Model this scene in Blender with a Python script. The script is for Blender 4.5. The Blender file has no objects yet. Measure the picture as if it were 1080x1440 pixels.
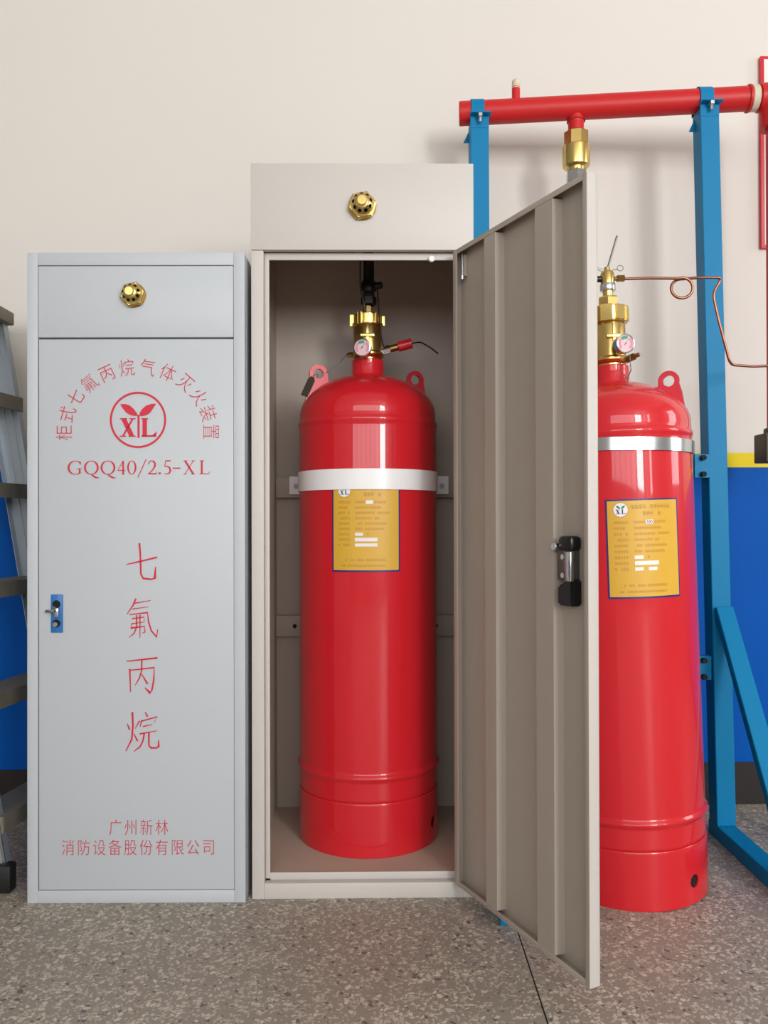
import bpy, bmesh, math, random
from mathutils import Matrix, Vector
random.seed(7)
PI = math.pi
R = math.radians
sc = bpy.context.scene
C = sc.collection
F = 1150.0                      # focal length in pixels of the 1080x1440 frame
EYE = 1.008                     # camera height
HZ = 736.0                      # image row of the horizon

# ------------------------------------------------------------------ camera
cd = bpy.data.cameras.new('camera')
cd.sensor_fit = 'VERTICAL'
cd.sensor_height = 36.0
cd.lens = F / 1440 * 36
PITCH = R(0.3)
cd.shift_y = (HZ - 720 - F * math.tan(PITCH)) / 1440
cd.clip_start = 0.02
cam = bpy.data.objects.new('camera', cd)
C.objects.link(cam)
cam.matrix_world = Matrix.Translation((0, 0, EYE)) @ Matrix.Rotation(PI / 2 + PITCH, 4, 'X') @ Matrix.Rotation(-0.0025, 4, 'Z')
sc.camera = cam

# ------------------------------------------------------------------ world, daylight, exposure
world = bpy.data.worlds.new('overcast')
sc.world = world
world.use_nodes = True
world.node_tree.nodes['Background'].inputs[0].default_value = (0.85, 0.92, 1.0, 1)
world.node_tree.nodes['Background'].inputs[1].default_value = 0.6
vs = sc.view_settings
vs.view_transform = 'Standard'
vs.look = 'None'
vs.gamma = 1.0
vs.use_curve_mapping = False
vs.exposure = 0.36

def area(name, loc, sx, sz, radiance, rot, col):
    l = bpy.data.lights.new(name, 'AREA')
    l.shape = 'RECTANGLE'
    l.size = sx
    l.size_y = sz
    l.energy = radiance * PI * sx * sz
    l.color = col
    o = bpy.data.objects.new(name, l)
    C.objects.link(o)
    o.location = loc
    o.rotation_euler = rot
    return o

# room: x -4.3..5.2, y -6..2.9, z 0..5 ; daylight enters through real openings
WIN_FRONT = [(-3.7, 2.95, 1.40, 4.4, 2.8), (3.15, 4.75, 1.45, 4.4, 20.0)]      # x0, x1, z0, z1, radiance in the wall behind the camera
WIN_RIGHT = [(-4.1, -3.3, 1.4, 3.9, 8.0), (0.9, 2.2, 1.4, 3.6, 5.0)]        # y0, y1, z0, z1, radiance in the right-hand wall
for (x0, x1, z0, z1, L) in WIN_FRONT:
    area('window_daylight', ((x0 + x1) / 2, -6.12, (z0 + z1) / 2), x1 - x0, z1 - z0, L, (R(90), 0, R(0)), (1.0, 1.0, 1.0))
for (y0, y1, z0, z1, L) in WIN_RIGHT:
    area('window_daylight', (5.32, (y0 + y1) / 2, (z0 + z1) / 2), y1 - y0, z1 - z0, L, (R(90), 0, R(90)), (0.98, 0.99, 1.0))

# ------------------------------------------------------------------ helpers
def W(px, py, Y):
    """a point of the place at distance Y, from where it shows in the photograph"""
    return Vector(((px - 540) / F * Y, Y, EYE - (py - HZ) / F * Y))

def lin(c):
    return tuple(((v / 255) / 12.92 if v / 255 <= 0.04045 else ((v / 255 + 0.055) / 1.055) ** 2.4) for v in c)

def new_mat(name):
    m = bpy.data.materials.new(name)
    m.use_nodes = True
    nt = m.node_tree
    return m, nt, nt.nodes['Principled BSDF']

def mat(name, rgb, rough=0.5, metal=0.0, spec=0.5, coat=0.0, var=0.04, vscale=6.0, bump=0.0, bscale=400.0, stretch=None, coat_rough=0.05):
    """procedural paint, metal or plastic: base colour with a slight noise variation and a fine relief"""
    m, nt, b = new_mat(name)
    c = lin(rgb)
    b.inputs['Roughness'].default_value = rough
    b.inputs['Metallic'].default_value = metal
    b.inputs['Specular IOR Level'].default_value = spec
    b.inputs['Coat Weight'].default_value = coat
    b.inputs['Coat Roughness'].default_value = coat_rough
    tc = nt.nodes.new('ShaderNodeTexCoord')
    src = tc.outputs['Object']
    if stretch:
        mp = nt.nodes.new('ShaderNodeMapping')
        mp.inputs['Scale'].default_value = stretch
        nt.links.new(src, mp.inputs[0])
        src = mp.outputs[0]
    n = nt.nodes.new('ShaderNodeTexNoise')
    n.inputs['Scale'].default_value = vscale
    n.inputs['Detail'].default_value = 4
    nt.links.new(src, n.inputs['Vector'])
    mx = nt.nodes.new('ShaderNodeMix')
    mx.data_type = 'RGBA'
    mx.inputs['A'].default_value = tuple(v * (1 - var) for v in c) + (1,)
    mx.inputs['B'].default_value = tuple(min(1, v * (1 + var)) for v in c) + (1,)
    nt.links.new(n.outputs['Fac'], mx.inputs['Factor'])
    nt.links.new(mx.outputs['Result'], b.inputs['Base Color'])
    if bump:
        n2 = nt.nodes.new('ShaderNodeTexNoise')
        n2.inputs['Scale'].default_value = bscale
        nt.links.new(tc.outputs['Object'], n2.inputs['Vector'])
        bp = nt.nodes.new('ShaderNodeBump')
        bp.inputs['Strength'].default_value = bump
        bp.inputs['Distance'].default_value = 0.001
        nt.links.new(n2.outputs['Fac'], bp.inputs['Height'])
        nt.links.new(bp.outputs[0], b.inputs['Normal'])
    return m

M = {}
M['wall'] = mat('plaster_offwhite', (221, 215, 207), 0.75, var=0.02, vscale=1.5, bump=0.15, bscale=60)
M['wall_blue'] = mat('gloss_paint_blue', (0, 84, 174), 0.5, spec=0.1, var=0.10, vscale=2.5, bump=0.3, bscale=25)
M['wall_yellow'] = mat('gloss_paint_yellow', (232, 206, 4), 0.5, spec=0.25, var=0.04, vscale=5)
M['skirting'] = mat('skirting_brown', (30, 21, 17), 0.6, var=0.2, vscale=8)
M['ceiling'] = mat('ceiling_white', (205, 203, 200), 0.8)
M['room'] = mat('room_plaster', (168, 164, 158), 0.8)
M['grey'] = mat('powder_coat_pale_grey', (190, 195, 200), 0.42, var=0.015, vscale=3, bump=0.05, bscale=900)
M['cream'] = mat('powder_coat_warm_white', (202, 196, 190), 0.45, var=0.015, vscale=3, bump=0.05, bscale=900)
M['cream_shaded'] = mat('powder_coat_shaded', (180, 168, 156), 0.5, var=0.03, vscale=3)  # same coat as cream, darkened to paint in the interior shade
M['pan'] = mat('dusty_pan', (184, 166, 150), 0.6, var=0.08, vscale=5)
M['red'] = mat('gloss_enamel_red', (208, 32, 42), 0.30, spec=0.2, coat=0.75, var=0.03, vscale=4, bump=0.05, bscale=120, coat_rough=0.04)
M['red_sheen'] = mat('enamel_red_painted_sheen', (214, 50, 66), 0.22, spec=0.5, coat=0.5, var=0.05, vscale=40)  # tank red turned pinker, a gloss reflection put into the colour
M['red_pipe'] = mat('pipe_enamel_red', (200, 34, 36), 0.42, spec=0.35, var=0.05, vscale=8)
M['red_ink'] = mat('red_lettering_ink', (206, 26, 54), 0.5, var=0.02)
M['blue_steel'] = mat('rack_enamel_blue', (6, 122, 172), 0.45, spec=0.2, var=0.05, vscale=6, bump=0.06, bscale=200)
M['brass'] = mat('brass', (216, 188, 116), 0.27, metal=1.0, var=0.10, vscale=30)
M['brass_dark'] = mat('brass_worn', (150, 118, 66), 0.38, metal=1.0, var=0.25, vscale=40)
M['chrome'] = mat('bright_steel', (205, 208, 210), 0.22, metal=1.0, var=0.05, vscale=30)
M['zinc'] = mat('galvanised_steel', (196, 202, 204), 0.2, metal=1.0, var=0.06, vscale=14)
M['steel'] = mat('grey_steel', (120, 118, 114), 0.4, metal=0.9, var=0.15, vscale=30)
M['copper'] = mat('copper', (158, 106, 84), 0.3, metal=1.0, var=0.15, vscale=30)
M['black'] = mat('black_plastic', (20, 20, 21), 0.35, var=0.1, vscale=20)
M['rubber'] = mat('black_rubber', (16, 16, 17), 0.55, var=0.1, vscale=20)
M['dark'] = mat('dark_hole', (10, 9, 9), 0.8)  # painted shade for holes and recesses; own colour of strips and bolts
M['white'] = mat('white_enamel', (244, 243, 243), 0.3, var=0.01)
M['tape'] = mat('thread_tape', (214, 206, 182), 0.7, var=0.15, vscale=90)
M['yellow_label'] = mat('label_yellow', (220, 172, 54), 0.4, var=0.03, vscale=10)
M['navy'] = mat('label_navy', (44, 30, 118), 0.4)
M['print'] = mat('label_print_brown', (190, 138, 54), 0.5)
M['print_dark'] = mat('label_print_dark', (150, 104, 54), 0.5)
M['paper'] = mat('white_paper', (240, 236, 234), 0.5)
M['logo_navy'] = mat('logo_navy', (34, 50, 120), 0.5)
M['logo_green'] = mat('logo_green', (58, 138, 62), 0.5)
M['dial'] = mat('dial_face', (226, 188, 194), 0.35, var=0.04, vscale=60)
M['dial_red'] = mat('dial_red', (214, 140, 158), 0.4)
M['dial_green'] = mat('dial_green', (40, 150, 110), 0.4)
M['lock_blue'] = mat('lock_blue_film', (42, 112, 178), 0.35, var=0.15, vscale=60)
M['alu'] = mat('ladder_aluminium', (168, 176, 184), 0.42, metal=0.6, var=0.12, vscale=20, stretch=(1, 1, 0.1))
M['tread'] = mat('ladder_tread', (128, 122, 108), 0.6, metal=0.4, var=0.2, vscale=24)
M['tag'] = mat('olive_tag', (92, 90, 80), 0.35, metal=0.5, var=0.2, vscale=50)
M['valve_dark'] = mat('valve_casting', (84, 72, 54), 0.55, var=0.15, vscale=20)
M['poster_red'] = mat('poster_red', (212, 44, 56), 0.4)

def terrazzo():
    m, nt, b = new_mat('terrazzo')
    N = nt.nodes.new
    L = nt.links.new
    tc = N('ShaderNodeTexCoord')
    def mixc(fac, A, B):
        x = N('ShaderNodeMix')
        x.data_type = 'RGBA'
        for key, v in (('A', A), ('B', B)):
            if isinstance(v, tuple):
                x.inputs[key].default_value = lin(v) + (1,)
            else:
                L(v, x.inputs[key])
        L(fac, x.inputs['Factor'])
        return x.outputs['Result']
    def math_(op, a, bb):
        x = N('ShaderNodeMath')
        x.operation = op
        for i, v in enumerate((a, bb)):
            if isinstance(v, (int, float)):
                x.inputs[i].default_value = v
            else:
                L(v, x.inputs[i])
        return x.outputs[0]
    nz = N('ShaderNodeTexNoise')
    nz.inputs['Scale'].default_value = 60
    nz.inputs['Detail'].default_value = 2
    L(tc.outputs['Object'], nz.inputs['Vector'])
    dist = N('ShaderNodeMix')
    dist.data_type = 'RGBA'
    dist.blend_type = 'LINEAR_LIGHT'
    dist.inputs['Factor'].default_value = 0.006
    L(tc.outputs['Object'], dist.inputs['A'])
    L(nz.outputs['Color'], dist.inputs['B'])
    big = N('ShaderNodeTexNoise')
    big.inputs['Scale'].default_value = 2.2
    big.inputs['Detail'].default_value = 5
    L(tc.outputs['Object'], big.inputs['Vector'])
    col = mixc(big.outputs['Fac'], (138, 129, 118), (152, 142, 129))
    fine = N('ShaderNodeTexNoise')
    fine.inputs['Scale'].default_value = 260
    fine.inputs['Detail'].default_value = 3
    L(tc.outputs['Object'], fine.inputs['Vector'])
    fr = N('ShaderNodeMapRange')
    fr.inputs['From Min'].default_value = 0.50
    fr.inputs['From Max'].default_value = 0.70
    fr.inputs['To Max'].default_value = 0.35
    L(fine.outputs['Fac'], fr.inputs[0])
    col = mixc(fr.outputs[0], col, (176, 166, 152))
    for scale, thr, share, pale, dark in ((170, 0.12, 0.26, (194, 185, 170), (106, 98, 94)), (96, 0.12, 0.27, (206, 197, 182), (102, 94, 94)), (62, 0.17, 0.06, (210, 201, 186), (106, 98, 98))):
        ve = N('ShaderNodeTexVoronoi')
        ve.feature = 'DISTANCE_TO_EDGE'
        ve.inputs['Scale'].default_value = scale
        vc = N('ShaderNodeTexVoronoi')
        vc.feature = 'F1'
        vc.inputs['Scale'].default_value = scale
        for v in (ve, vc):
            v.voronoi_dimensions = '2D'
            L(dist.outputs['Result'], v.inputs['Vector'])
        sep = N('ShaderNodeSeparateColor')
        L(vc.outputs['Color'], sep.inputs[0])
        inside = math_('GREATER_THAN', ve.outputs['Distance'], thr)
        chosen = math_('LESS_THAN', sep.outputs[0], share)
        mask = math_('MULTIPLY', inside, chosen)
        tone = math_('GREATER_THAN', sep.outputs[1], 0.90)
        warm = mixc(sep.outputs[2], pale, (180, 166, 150))
        chip = mixc(tone, warm, dark)
        col = mixc(mask, col, chip)
    L(col, b.inputs['Base Color'])
    b.inputs['Roughness'].default_value = 0.46
    b.inputs['Specular IOR Level'].default_value = 0.4
    return m
M['terrazzo'] = terrazzo()

def tag(o, label=None, cat=None, group=None, kind=None):
    if label:
        o['label'] = label
    if cat:
        o['category'] = cat
    if group:
        o['group'] = group
    if kind:
        o['kind'] = kind
    return o

def thing(name, label, cat, loc=(0, 0, 0), rz=0.0, group=None):
    o = bpy.data.objects.new(name, None)
    o.empty_display_size = 0.05
    C.objects.link(o)
    o.location = loc
    o.rotation_euler = (0, 0, rz)
    return tag(o, label, cat, group)

def obj(name, bm, m, parent=None, smooth=35, label=None):
    me = bpy.data.meshes.new(name)
    bmesh.ops.recalc_face_normals(bm, faces=bm.faces)
    bm.to_mesh(me)
    bm.free()
    me.materials.append(M[m])
    if smooth:
        me.shade_smooth()
        me.set_sharp_from_angle(angle=R(smooth))
    o = bpy.data.objects.new(name, me)
    C.objects.link(o)
    if parent:
        o.parent = parent
    if label:
        o['label'] = label
    return o

def BM():
    return bmesh.new()

def box(bm, x0, x1, y0, y1, z0, z1, bev=0.0, seg=2, M4=None):
    r = bmesh.ops.create_cube(bm, size=1)
    vs_ = r['verts']
    for v in vs_:
        v.co = Vector((x0 + (v.co.x + 0.5) * (x1 - x0), y0 + (v.co.y + 0.5) * (y1 - y0), z0 + (v.co.z + 0.5) * (z1 - z0)))
        if M4:
            v.co = M4 @ v.co
    if bev:
        es = list({e for v in vs_ for e in v.link_edges})
        bmesh.ops.bevel(bm, geom=es, offset=bev, segments=seg, affect='EDGES', profile=0.5)
    return bm

def bx(name, m, parent, x0, x1, y0, y1, z0, z1, bev=0.001, M4=None, label=None):
    return obj(name, box(BM(), x0, x1, y0, y1, z0, z1, bev, 2, M4), m, parent, label=label)

def lathe(bm, prof, segs=48, M4=None, phase=0.0):
    rings = []
    for (r, z) in prof:
        if r <= 1e-6:
            rings.append([bm.verts.new((0, 0, z))])
        else:
            rings.append([bm.verts.new((r * math.cos(phase + 2 * PI * k / segs), r * math.sin(phase + 2 * PI * k / segs), z)) for k in range(segs)])
    for a, b in zip(rings, rings[1:]):
        for k in range(segs):
            k2 = (k + 1) % segs
            if len(a) == 1 and len(b) == 1:
                continue
            if len(a) == 1:
                bm.faces.new((a[0], b[k2], b[k]))
            elif len(b) == 1:
                bm.faces.new((a[k], a[k2], b[0]))
            else:
                bm.faces.new((a[k], a[k2], b[k2], b[k]))
    if M4:
        for ring in rings:
            for v in ring:
                v.co = M4 @ v.co
    return bm

def rod(bm, p0, p1, r, segs=16, bev=0.0):
    """closed round bar between two points"""
    p0, p1 = Vector(p0), Vector(p1)
    d = p1 - p0
    h = d.length
    q = d.to_track_quat('Z', 'Y').to_matrix().to_4x4()
    M4 = Matrix.Translation(p0) @ q
    if bev:
        prof = [(0, 0), (r - bev, 0), (r, bev), (r, h - bev), (r - bev, h), (0, h)]
    else:
        prof = [(0, 0), (r, 0), (r, h), (0, h)]
    return lathe(bm, prof, segs, M4)

def fillet(pts, rad, n=6):
    """round the corners of a polyline"""
    pts = [Vector(p) for p in pts]
    out = [pts[0]]
    for a, b, c in zip(pts, pts[1:], pts[2:]):
        u, v = (a - b), (c - b)
        r = min(rad, u.length * 0.45, v.length * 0.45)
        s, e = b + u.normalized() * r, b + v.normalized() * r
        for i in range(n + 1):
            t = i / n
            out.append(s * (1 - t) ** 2 + b * 2 * t * (1 - t) + e * t * t)
    out.append(pts[-1])
    return out

def tube(bm, pts, r, segs=12, caps=True):
    pts = [Vector(p) for p in pts]
    n = len(pts)
    rad = r if isinstance(r, (list, tuple)) else [r] * n
    t0 = (pts[1] - pts[0]).normalized()
    ref = Vector((0, 0, 1)) if abs(t0.z) < 0.9 else Vector((1, 0, 0))
    nrm = t0.cross(ref).normalized()
    rings = []
    for i, p in enumerate(pts):
        a = pts[max(i - 1, 0)]
        b = pts[min(i + 1, n - 1)]
        t = (b - a).normalized()
        nrm = (nrm - t * nrm.dot(t)).normalized()
        bi = t.cross(nrm)
        rings.append([bm.verts.new(p + (nrm * math.cos(2 * PI * k / segs) + bi * math.sin(2 * PI * k / segs)) * rad[i]) for k in range(segs)])
    for a, b in zip(rings, rings[1:]):
        for k in range(segs):
            bm.faces.new((a[k], a[(k + 1) % segs], b[(k + 1) % segs], b[k]))
    if caps:
        bm.faces.new(rings[0][::-1])
        bm.faces.new(rings[-1])
    return bm

def prism(bm, poly, h, M4=None):
    """extrude a flat outline (x, y) upwards by h"""
    lo = [bm.verts.new((x, y, 0)) for x, y in poly]
    hi = [bm.verts.new((x, y, h)) for x, y in poly]
    n = len(poly)
    bm.faces.new(lo[::-1])
    bm.faces.new(hi)
    for k in range(n):
        bm.faces.new((lo[k], lo[(k + 1) % n], hi[(k + 1) % n], hi[k]))
    if M4:
        for v in lo + hi:
            v.co = M4 @ v.co
    return bm

def plate_with_hole(bm, outline, hc, hr, h, M4=None, n=20):
    """flat plate of thickness h whose outline (as many points as the hole) is bridged to a round hole"""
    m = len(outline)
    inner = []
    for (x, y) in outline:
        a = math.atan2(y - hc[1], x - hc[0])
        inner.append((hc[0] + hr * math.cos(a), hc[1] + hr * math.sin(a)))
    vs_ = []
    for z in (0, h):
        vs_.append(([bm.verts.new((x, y, z)) for x, y in outline], [bm.verts.new((x, y, z)) for x, y in inner]))
    (o0, i0), (o1, i1) = vs_
    for k in range(m):
        j = (k + 1) % m
        bm.faces.new((o0[k], i0[k], i0[j], o0[j]))
        bm.faces.new((o1[k], o1[j], i1[j], i1[k]))
        bm.faces.new((o0[k], o0[j], o1[j], o1[k]))
        bm.faces.new((i0[k], i1[k], i1[j], i0[j]))
    if M4:
        for q in vs_:
            for s in q:
                for v in s:
                    v.co = M4 @ v.co
    return bm

# ---- flat print: strokes and glyphs collected in 2-D, then laid on a surface
class Print:
    def __init__(self):
        self.v = []
        self.f = []
    def poly(self, pts):
        k = len(self.v)
        self.v += [tuple(p) for p in pts]
        self.f.append(tuple(range(k, k + len(pts))))
    def rect(self, x0, y0, x1, y1, n=1):
        for i in range(n):
            a, b = x0 + (x1 - x0) * i / n, x0 + (x1 - x0) * (i + 1) / n
            self.poly([(a, y0), (b, y0), (b, y1), (a, y1)])
    def stroke(self, pts, w, taper=(1.0, 1.0)):
        """ribbon along a polyline; w is one width or one per point"""
        P_ = [Vector(p) for p in pts]
        n = len(P_)
        ws = list(w) if isinstance(w, (list, tuple)) else [w] * n
        ws[0] *= taper[0]
        ws[-1] *= taper[1]
        L_, R_ = [], []
        for i, p in enumerate(P_):
            a, b = P_[max(i - 1, 0)], P_[min(i + 1, n - 1)]
            t = (b - a).normalized()
            nn = Vector((-t.y, t.x))
            if 0 < i < n - 1:
                t1 = (P_[i] - P_[i - 1]).normalized()
                c = max(0.55, abs(nn.dot(Vector((-t1.y, t1.x)))))
            else:
                c = 1
            L_.append(p + nn * ws[i] / 2 / c)
            R_.append(p - nn * ws[i] / 2 / c)
        for i in range(n - 1):
            self.poly([L_[i], R_[i], R_[i + 1], L_[i + 1]])
    def ellipse(self, cx, cy, rx, ry, thick, thin, a0=0, a1=360, n=28):
        """ring whose pen is thick at the sides and thin at top and bottom"""
        pts, ws = [], []
        for i in range(n + 1):
            a = R(a0 + (a1 - a0) * i / n)
            pts.append((cx + rx * math.cos(a), cy + ry * math.sin(a)))
            ws.append(thin + (thick - thin) * abs(math.cos(a)) ** 1.5)
        self.stroke(pts, ws)
    def disc(self, cx, cy, r, n=28, a0=0, a1=360):
        pts = [(cx + r * math.cos(R(a0 + (a1 - a0) * i / n)), cy + r * math.sin(R(a0 + (a1 - a0) * i / n))) for i in range(n + (0 if a1 - a0 == 360 else 1))]
        if a1 - a0 != 360:
            pts = [(cx, cy)] + pts
        self.poly(pts)
    def glyph(self, ch, cx, cy, w, h, rot=0.0, thin=-0.018):
        """one character of the built-in font fitted to a w x h cell round (cx, cy)"""
        c = bpy.data.curves.new('glyph', 'FONT')
        c.body = ch
        c.offset = thin
        o = bpy.data.objects.new('glyph', c)
        C.objects.link(o)
        bpy.context.view_layer.update()
        me = o.evaluated_get(bpy.context.evaluated_depsgraph_get()).to_mesh()
        co = [(v.co.x, v.co.y) for v in me.vertices]
        fs = [tuple(p.vertices) for p in me.polygons]
        x0 = 0.0
        y0 = -0.06
        bpy.data.objects.remove(o)
        bpy.data.curves.remove(c)
        # em box of the fallback face: about 1.05 wide, glyph centre about (0.52, 0.42)
        k = len(self.v)
        ca, sa = math.cos(rot), math.sin(rot)
        for (x, y) in co:
            u, v = (x - 0.52) * w, (y - 0.40) * h
            self.v.append((cx + u * ca - v * sa, cy + u * sa + v * ca))
        self.f += [tuple(i + k for i in f) for f in fs]
    def build(self, name, m, parent, fn, label=None):
        bm = BM()
        vv = [bm.verts.new(fn(x, y)) for x, y in self.v]
        for f in self.f:
            try:
                bm.faces.new([vv[i] for i in f])
            except ValueError:
                pass
        me = bpy.data.meshes.new(name)
        bm.to_mesh(me)
        bm.free()
        me.materials.append(M[m])
        o = bpy.data.objects.new(name, me)
        C.objects.link(o)
        o.parent = parent
        if label:
            o['label'] = label
        return o

def emblem(P_ring, P_leaf, P_let, cx, cy, s):
    """round seedling emblem; s = metres per unit, unit circle radius 40; pen drawings in photo units about the centre"""
    def q(x, y):
        return (cx + (x - 530) / 10.8 * s, cy - (y - 532) / 10.8 * s)
    if P_ring:
        P_ring.ellipse(cx, cy, 38.2 * s, 38.2 * s, 2.9 * s, 2.9 * s, n=64)
    for pts in ([(258, 294), (330, 288), (400, 310), (460, 360), (510, 425), (530, 470), (480, 472), (420, 462), (350, 420), (300, 360)],
                [(808, 284), (730, 290), (650, 318), (590, 370), (560, 420), (548, 470), (600, 475), (660, 462), (720, 420), (765, 350)]):
        P_leaf.poly([q(*p) for p in pts])
    P_leaf.stroke([q(538, 460), q(538, 805)], 3.0 * s)
    st = lambda pts, w: P_let.stroke([q(*p) for p in pts], w * s)
    st([(312, 515), (437, 780)], 6.6)
    st([(450, 515), (300, 780)], 2.4)
    st([(255, 515), (362, 515)], 1.6)
    st([(400, 515), (495, 515)], 1.6)
    st([(252, 780), (350, 780)], 1.6)
    st([(385, 780), (495, 780)], 1.6)
    st([(632, 515), (632, 780)], 6.2)
    st([(580, 515), (685, 515)], 1.6)
    st([(582, 778), (806, 778)], 2.4)
    P_let.poly([q(806, 778), q(740, 772), q(790, 730), q(815, 700)])

# ------------------------------------------------------------------ the setting
def floor_and_walls():
    # terrazzo slab in bays divided by dark strips
    xs = [-4.3, -1.67, 0.3275, 2.3275, 4.3275, 5.2]
    fl = thing('floor', None, None)
    tag(fl, kind='structure')
    for a, b in zip(xs, xs[1:]):
        bx('terrazzo_bay', 'terrazzo', fl, a + 0.0018, b - 0.0018, -6.0, 3.2, -0.05, 0.0, 0)
    for x in xs[1:-1]:
        bx('divider_strip', 'dark', fl, x - 0.0022, x + 0.0022, -6.0, 3.2, -0.05, -0.0006, 0)
    # back wall, turned a little: nearer at the left
    wb = thing('wall_back', None, None, (0, 2.90, 0), R(1.6))
    tag(wb, kind='structure')
    bx('plaster', 'wall', wb, -4.6, 5.5, 0.0, 0.2, 1.258, 5.05, 0)
    bx('yellow_stripe', 'wall_yellow', wb, -4.6, 5.5, -0.001, 0.2, 1.206, 1.258, 0)
    bx('blue_dado', 'wall_blue', wb, -4.6, 5.5, -0.0015, 0.2, 0.15, 1.206, 0)
    bb = bx('baseboard_back', 'skirting', wb, -4.6, 5.5, -0.006, 0.2, -0.02, 0.15, 0)
    # other walls with their window openings
    wf = thing('wall_front', None, None)
    tag(wf, kind='structure')
    edges = [-4.3] + [v for w in WIN_FRONT for v in w[:2]] + [5.2]
    for i in range(0, len(edges), 2):
        bx('pier', 'room', wf, edges[i], edges[i + 1], -6.2, -6.0, 0, 5, 0)
    for i, (x0, x1, z0, z1, L) in enumerate(WIN_FRONT):
        bx('parapet', 'room', wf, x0, x1, -6.2, -6.0, 0, z0, 0)
        bx('lintel', 'room', wf, x0, x1, -6.2, -6.0, z1, 5, 0)
        w = thing('window_%d' % (i + 1), None, None)
        tag(w, kind='structure')
        n = max(1, round((x1 - x0) / 1.15))
        for k in range(n + 1):
            x = x0 + (x1 - x0) * k / n
            bx('mullion', 'white', w, max(x0, x - 0.03), min(x1, x + 0.03), -6.08, -6.02, z0, z1, 0)
        bx('transom', 'white', w, x0, x1, -6.08, -6.02, z0 + (z1 - z0) * 0.62, z0 + (z1 - z0) * 0.62 + 0.05, 0)
    wr = thing('wall_right', None, None)
    tag(wr, kind='structure')
    edges = [-6.2] + [v for w in WIN_RIGHT for v in w[:2]] + [3.25]
    for i in range(0, len(edges), 2):
        bx('pier', 'room', wr, 5.2, 5.4, edges[i], edges[i + 1], 0, 5, 0)
    for i, (y0, y1, z0, z1, L) in enumerate(WIN_RIGHT):
        bx('parapet', 'room', wr, 5.2, 5.4, y0, y1, 0, z0, 0)
        bx('lintel', 'room', wr, 5.2, 5.4, y0, y1, z1, 5, 0)
        w = thing('window_%d' % (i + 3), None, None)
        tag(w, kind='structure')
        for y in (y0, y1 - 0.05):
            bx('mullion', 'white', w, 5.22, 5.28, y, y + 0.05, z0, z1, 0)
        bx('transom', 'white', w, 5.22, 5.28, y0, y1, z0 + (z1 - z0) * 0.6, z0 + (z1 - z0) * 0.6 + 0.05, 0)
    tag(bx('wall_left', 'room', None, -4.5, -4.3, -6.2, 3.0, 0, 5, 0), kind='structure')
    tag(bx('ceiling', 'ceiling', None, -4.5, 5.4, -6.2, 3.3, 5.0, 5.2, 0), kind='structure')
floor_and_walls()

# ------------------------------------------------------------------ brass discharge nozzle (points to -y)
def nozzle(parent, x, z, y=0.0, s=1.0):
    M4 = Matrix.Translation((x, y, z)) @ Matrix.Rotation(R(90), 4, 'X') @ Matrix.Scale(s, 4)   # local z -> -y
    bm = BM()
    lathe(bm, [(0, 0), (0.040, 0), (0.0405, 0.002), (0.0405, 0.004), (0, 0.004)], 36, M4)
    n = obj('nozzle', bm, 'brass_dark', parent, label='brass discharge nozzle')
    bm = BM()
    lathe(bm, [(0, 0.004), (0.039, 0.004), (0.0425, 0.007), (0.0425, 0.015), (0.038, 0.0185), (0, 0.0185)], 6, M4, phase=R(12))
    obj('hex_flange', bm, 'brass', n, smooth=20)
    # domed head with nine drilled holes, walls coloured dark to stand for shade
    head = obj('drilled_head', lathe(BM(), [(0, 0.017), (0.0335, 0.017), (0.0335, 0.0265), (0.0320, 0.030), (0.0200, 0.0440), (0.0165, 0.046), (0, 0.046)], 48), 'brass')
    cb = BM()
    for j in range(9):
        a_ = 2 * PI * (j + 0.35) / 9
        u_ = Vector((math.cos(a_), math.sin(a_), 0))
        nn = (u_ * 0.76 + Vector((0, 0, 0.65))).normalized()
        c_ = u_ * 0.0258 + Vector((0, 0, 0.0372))
        rod(cb, c_ - nn * 0.012, c_ + nn * 0.012, 0.0056, 16)
    cut = obj('hole_cutter', cb, 'dark')
    md = head.modifiers.new('holes', 'BOOLEAN')
    md.object = cut
    md.operation = 'DIFFERENCE'
    md.solver = 'EXACT'
    md.material_mode = 'TRANSFER'
    bpy.context.view_layer.update()
    me = bpy.data.meshes.new_from_object(head.evaluated_get(bpy.context.evaluated_depsgraph_get()))
    head.modifiers.clear()
    head.data = me
    me.name = 'drilled_head'
    me.transform(M4)
    me.shade_smooth()
    me.set_sharp_from_angle(angle=R(30))
    head.parent = n
    bpy.data.objects.remove(cut)
    bm = BM()
    lathe(bm, [(0.0175, 0.044), (0.0165, 0.0462), (0.0145, 0.047), (0.0140, 0.0545), (0.0130, 0.056), (0, 0.0562)], 32, M4)
    obj('centre_boss', bm, 'brass', n)
    return n

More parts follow.
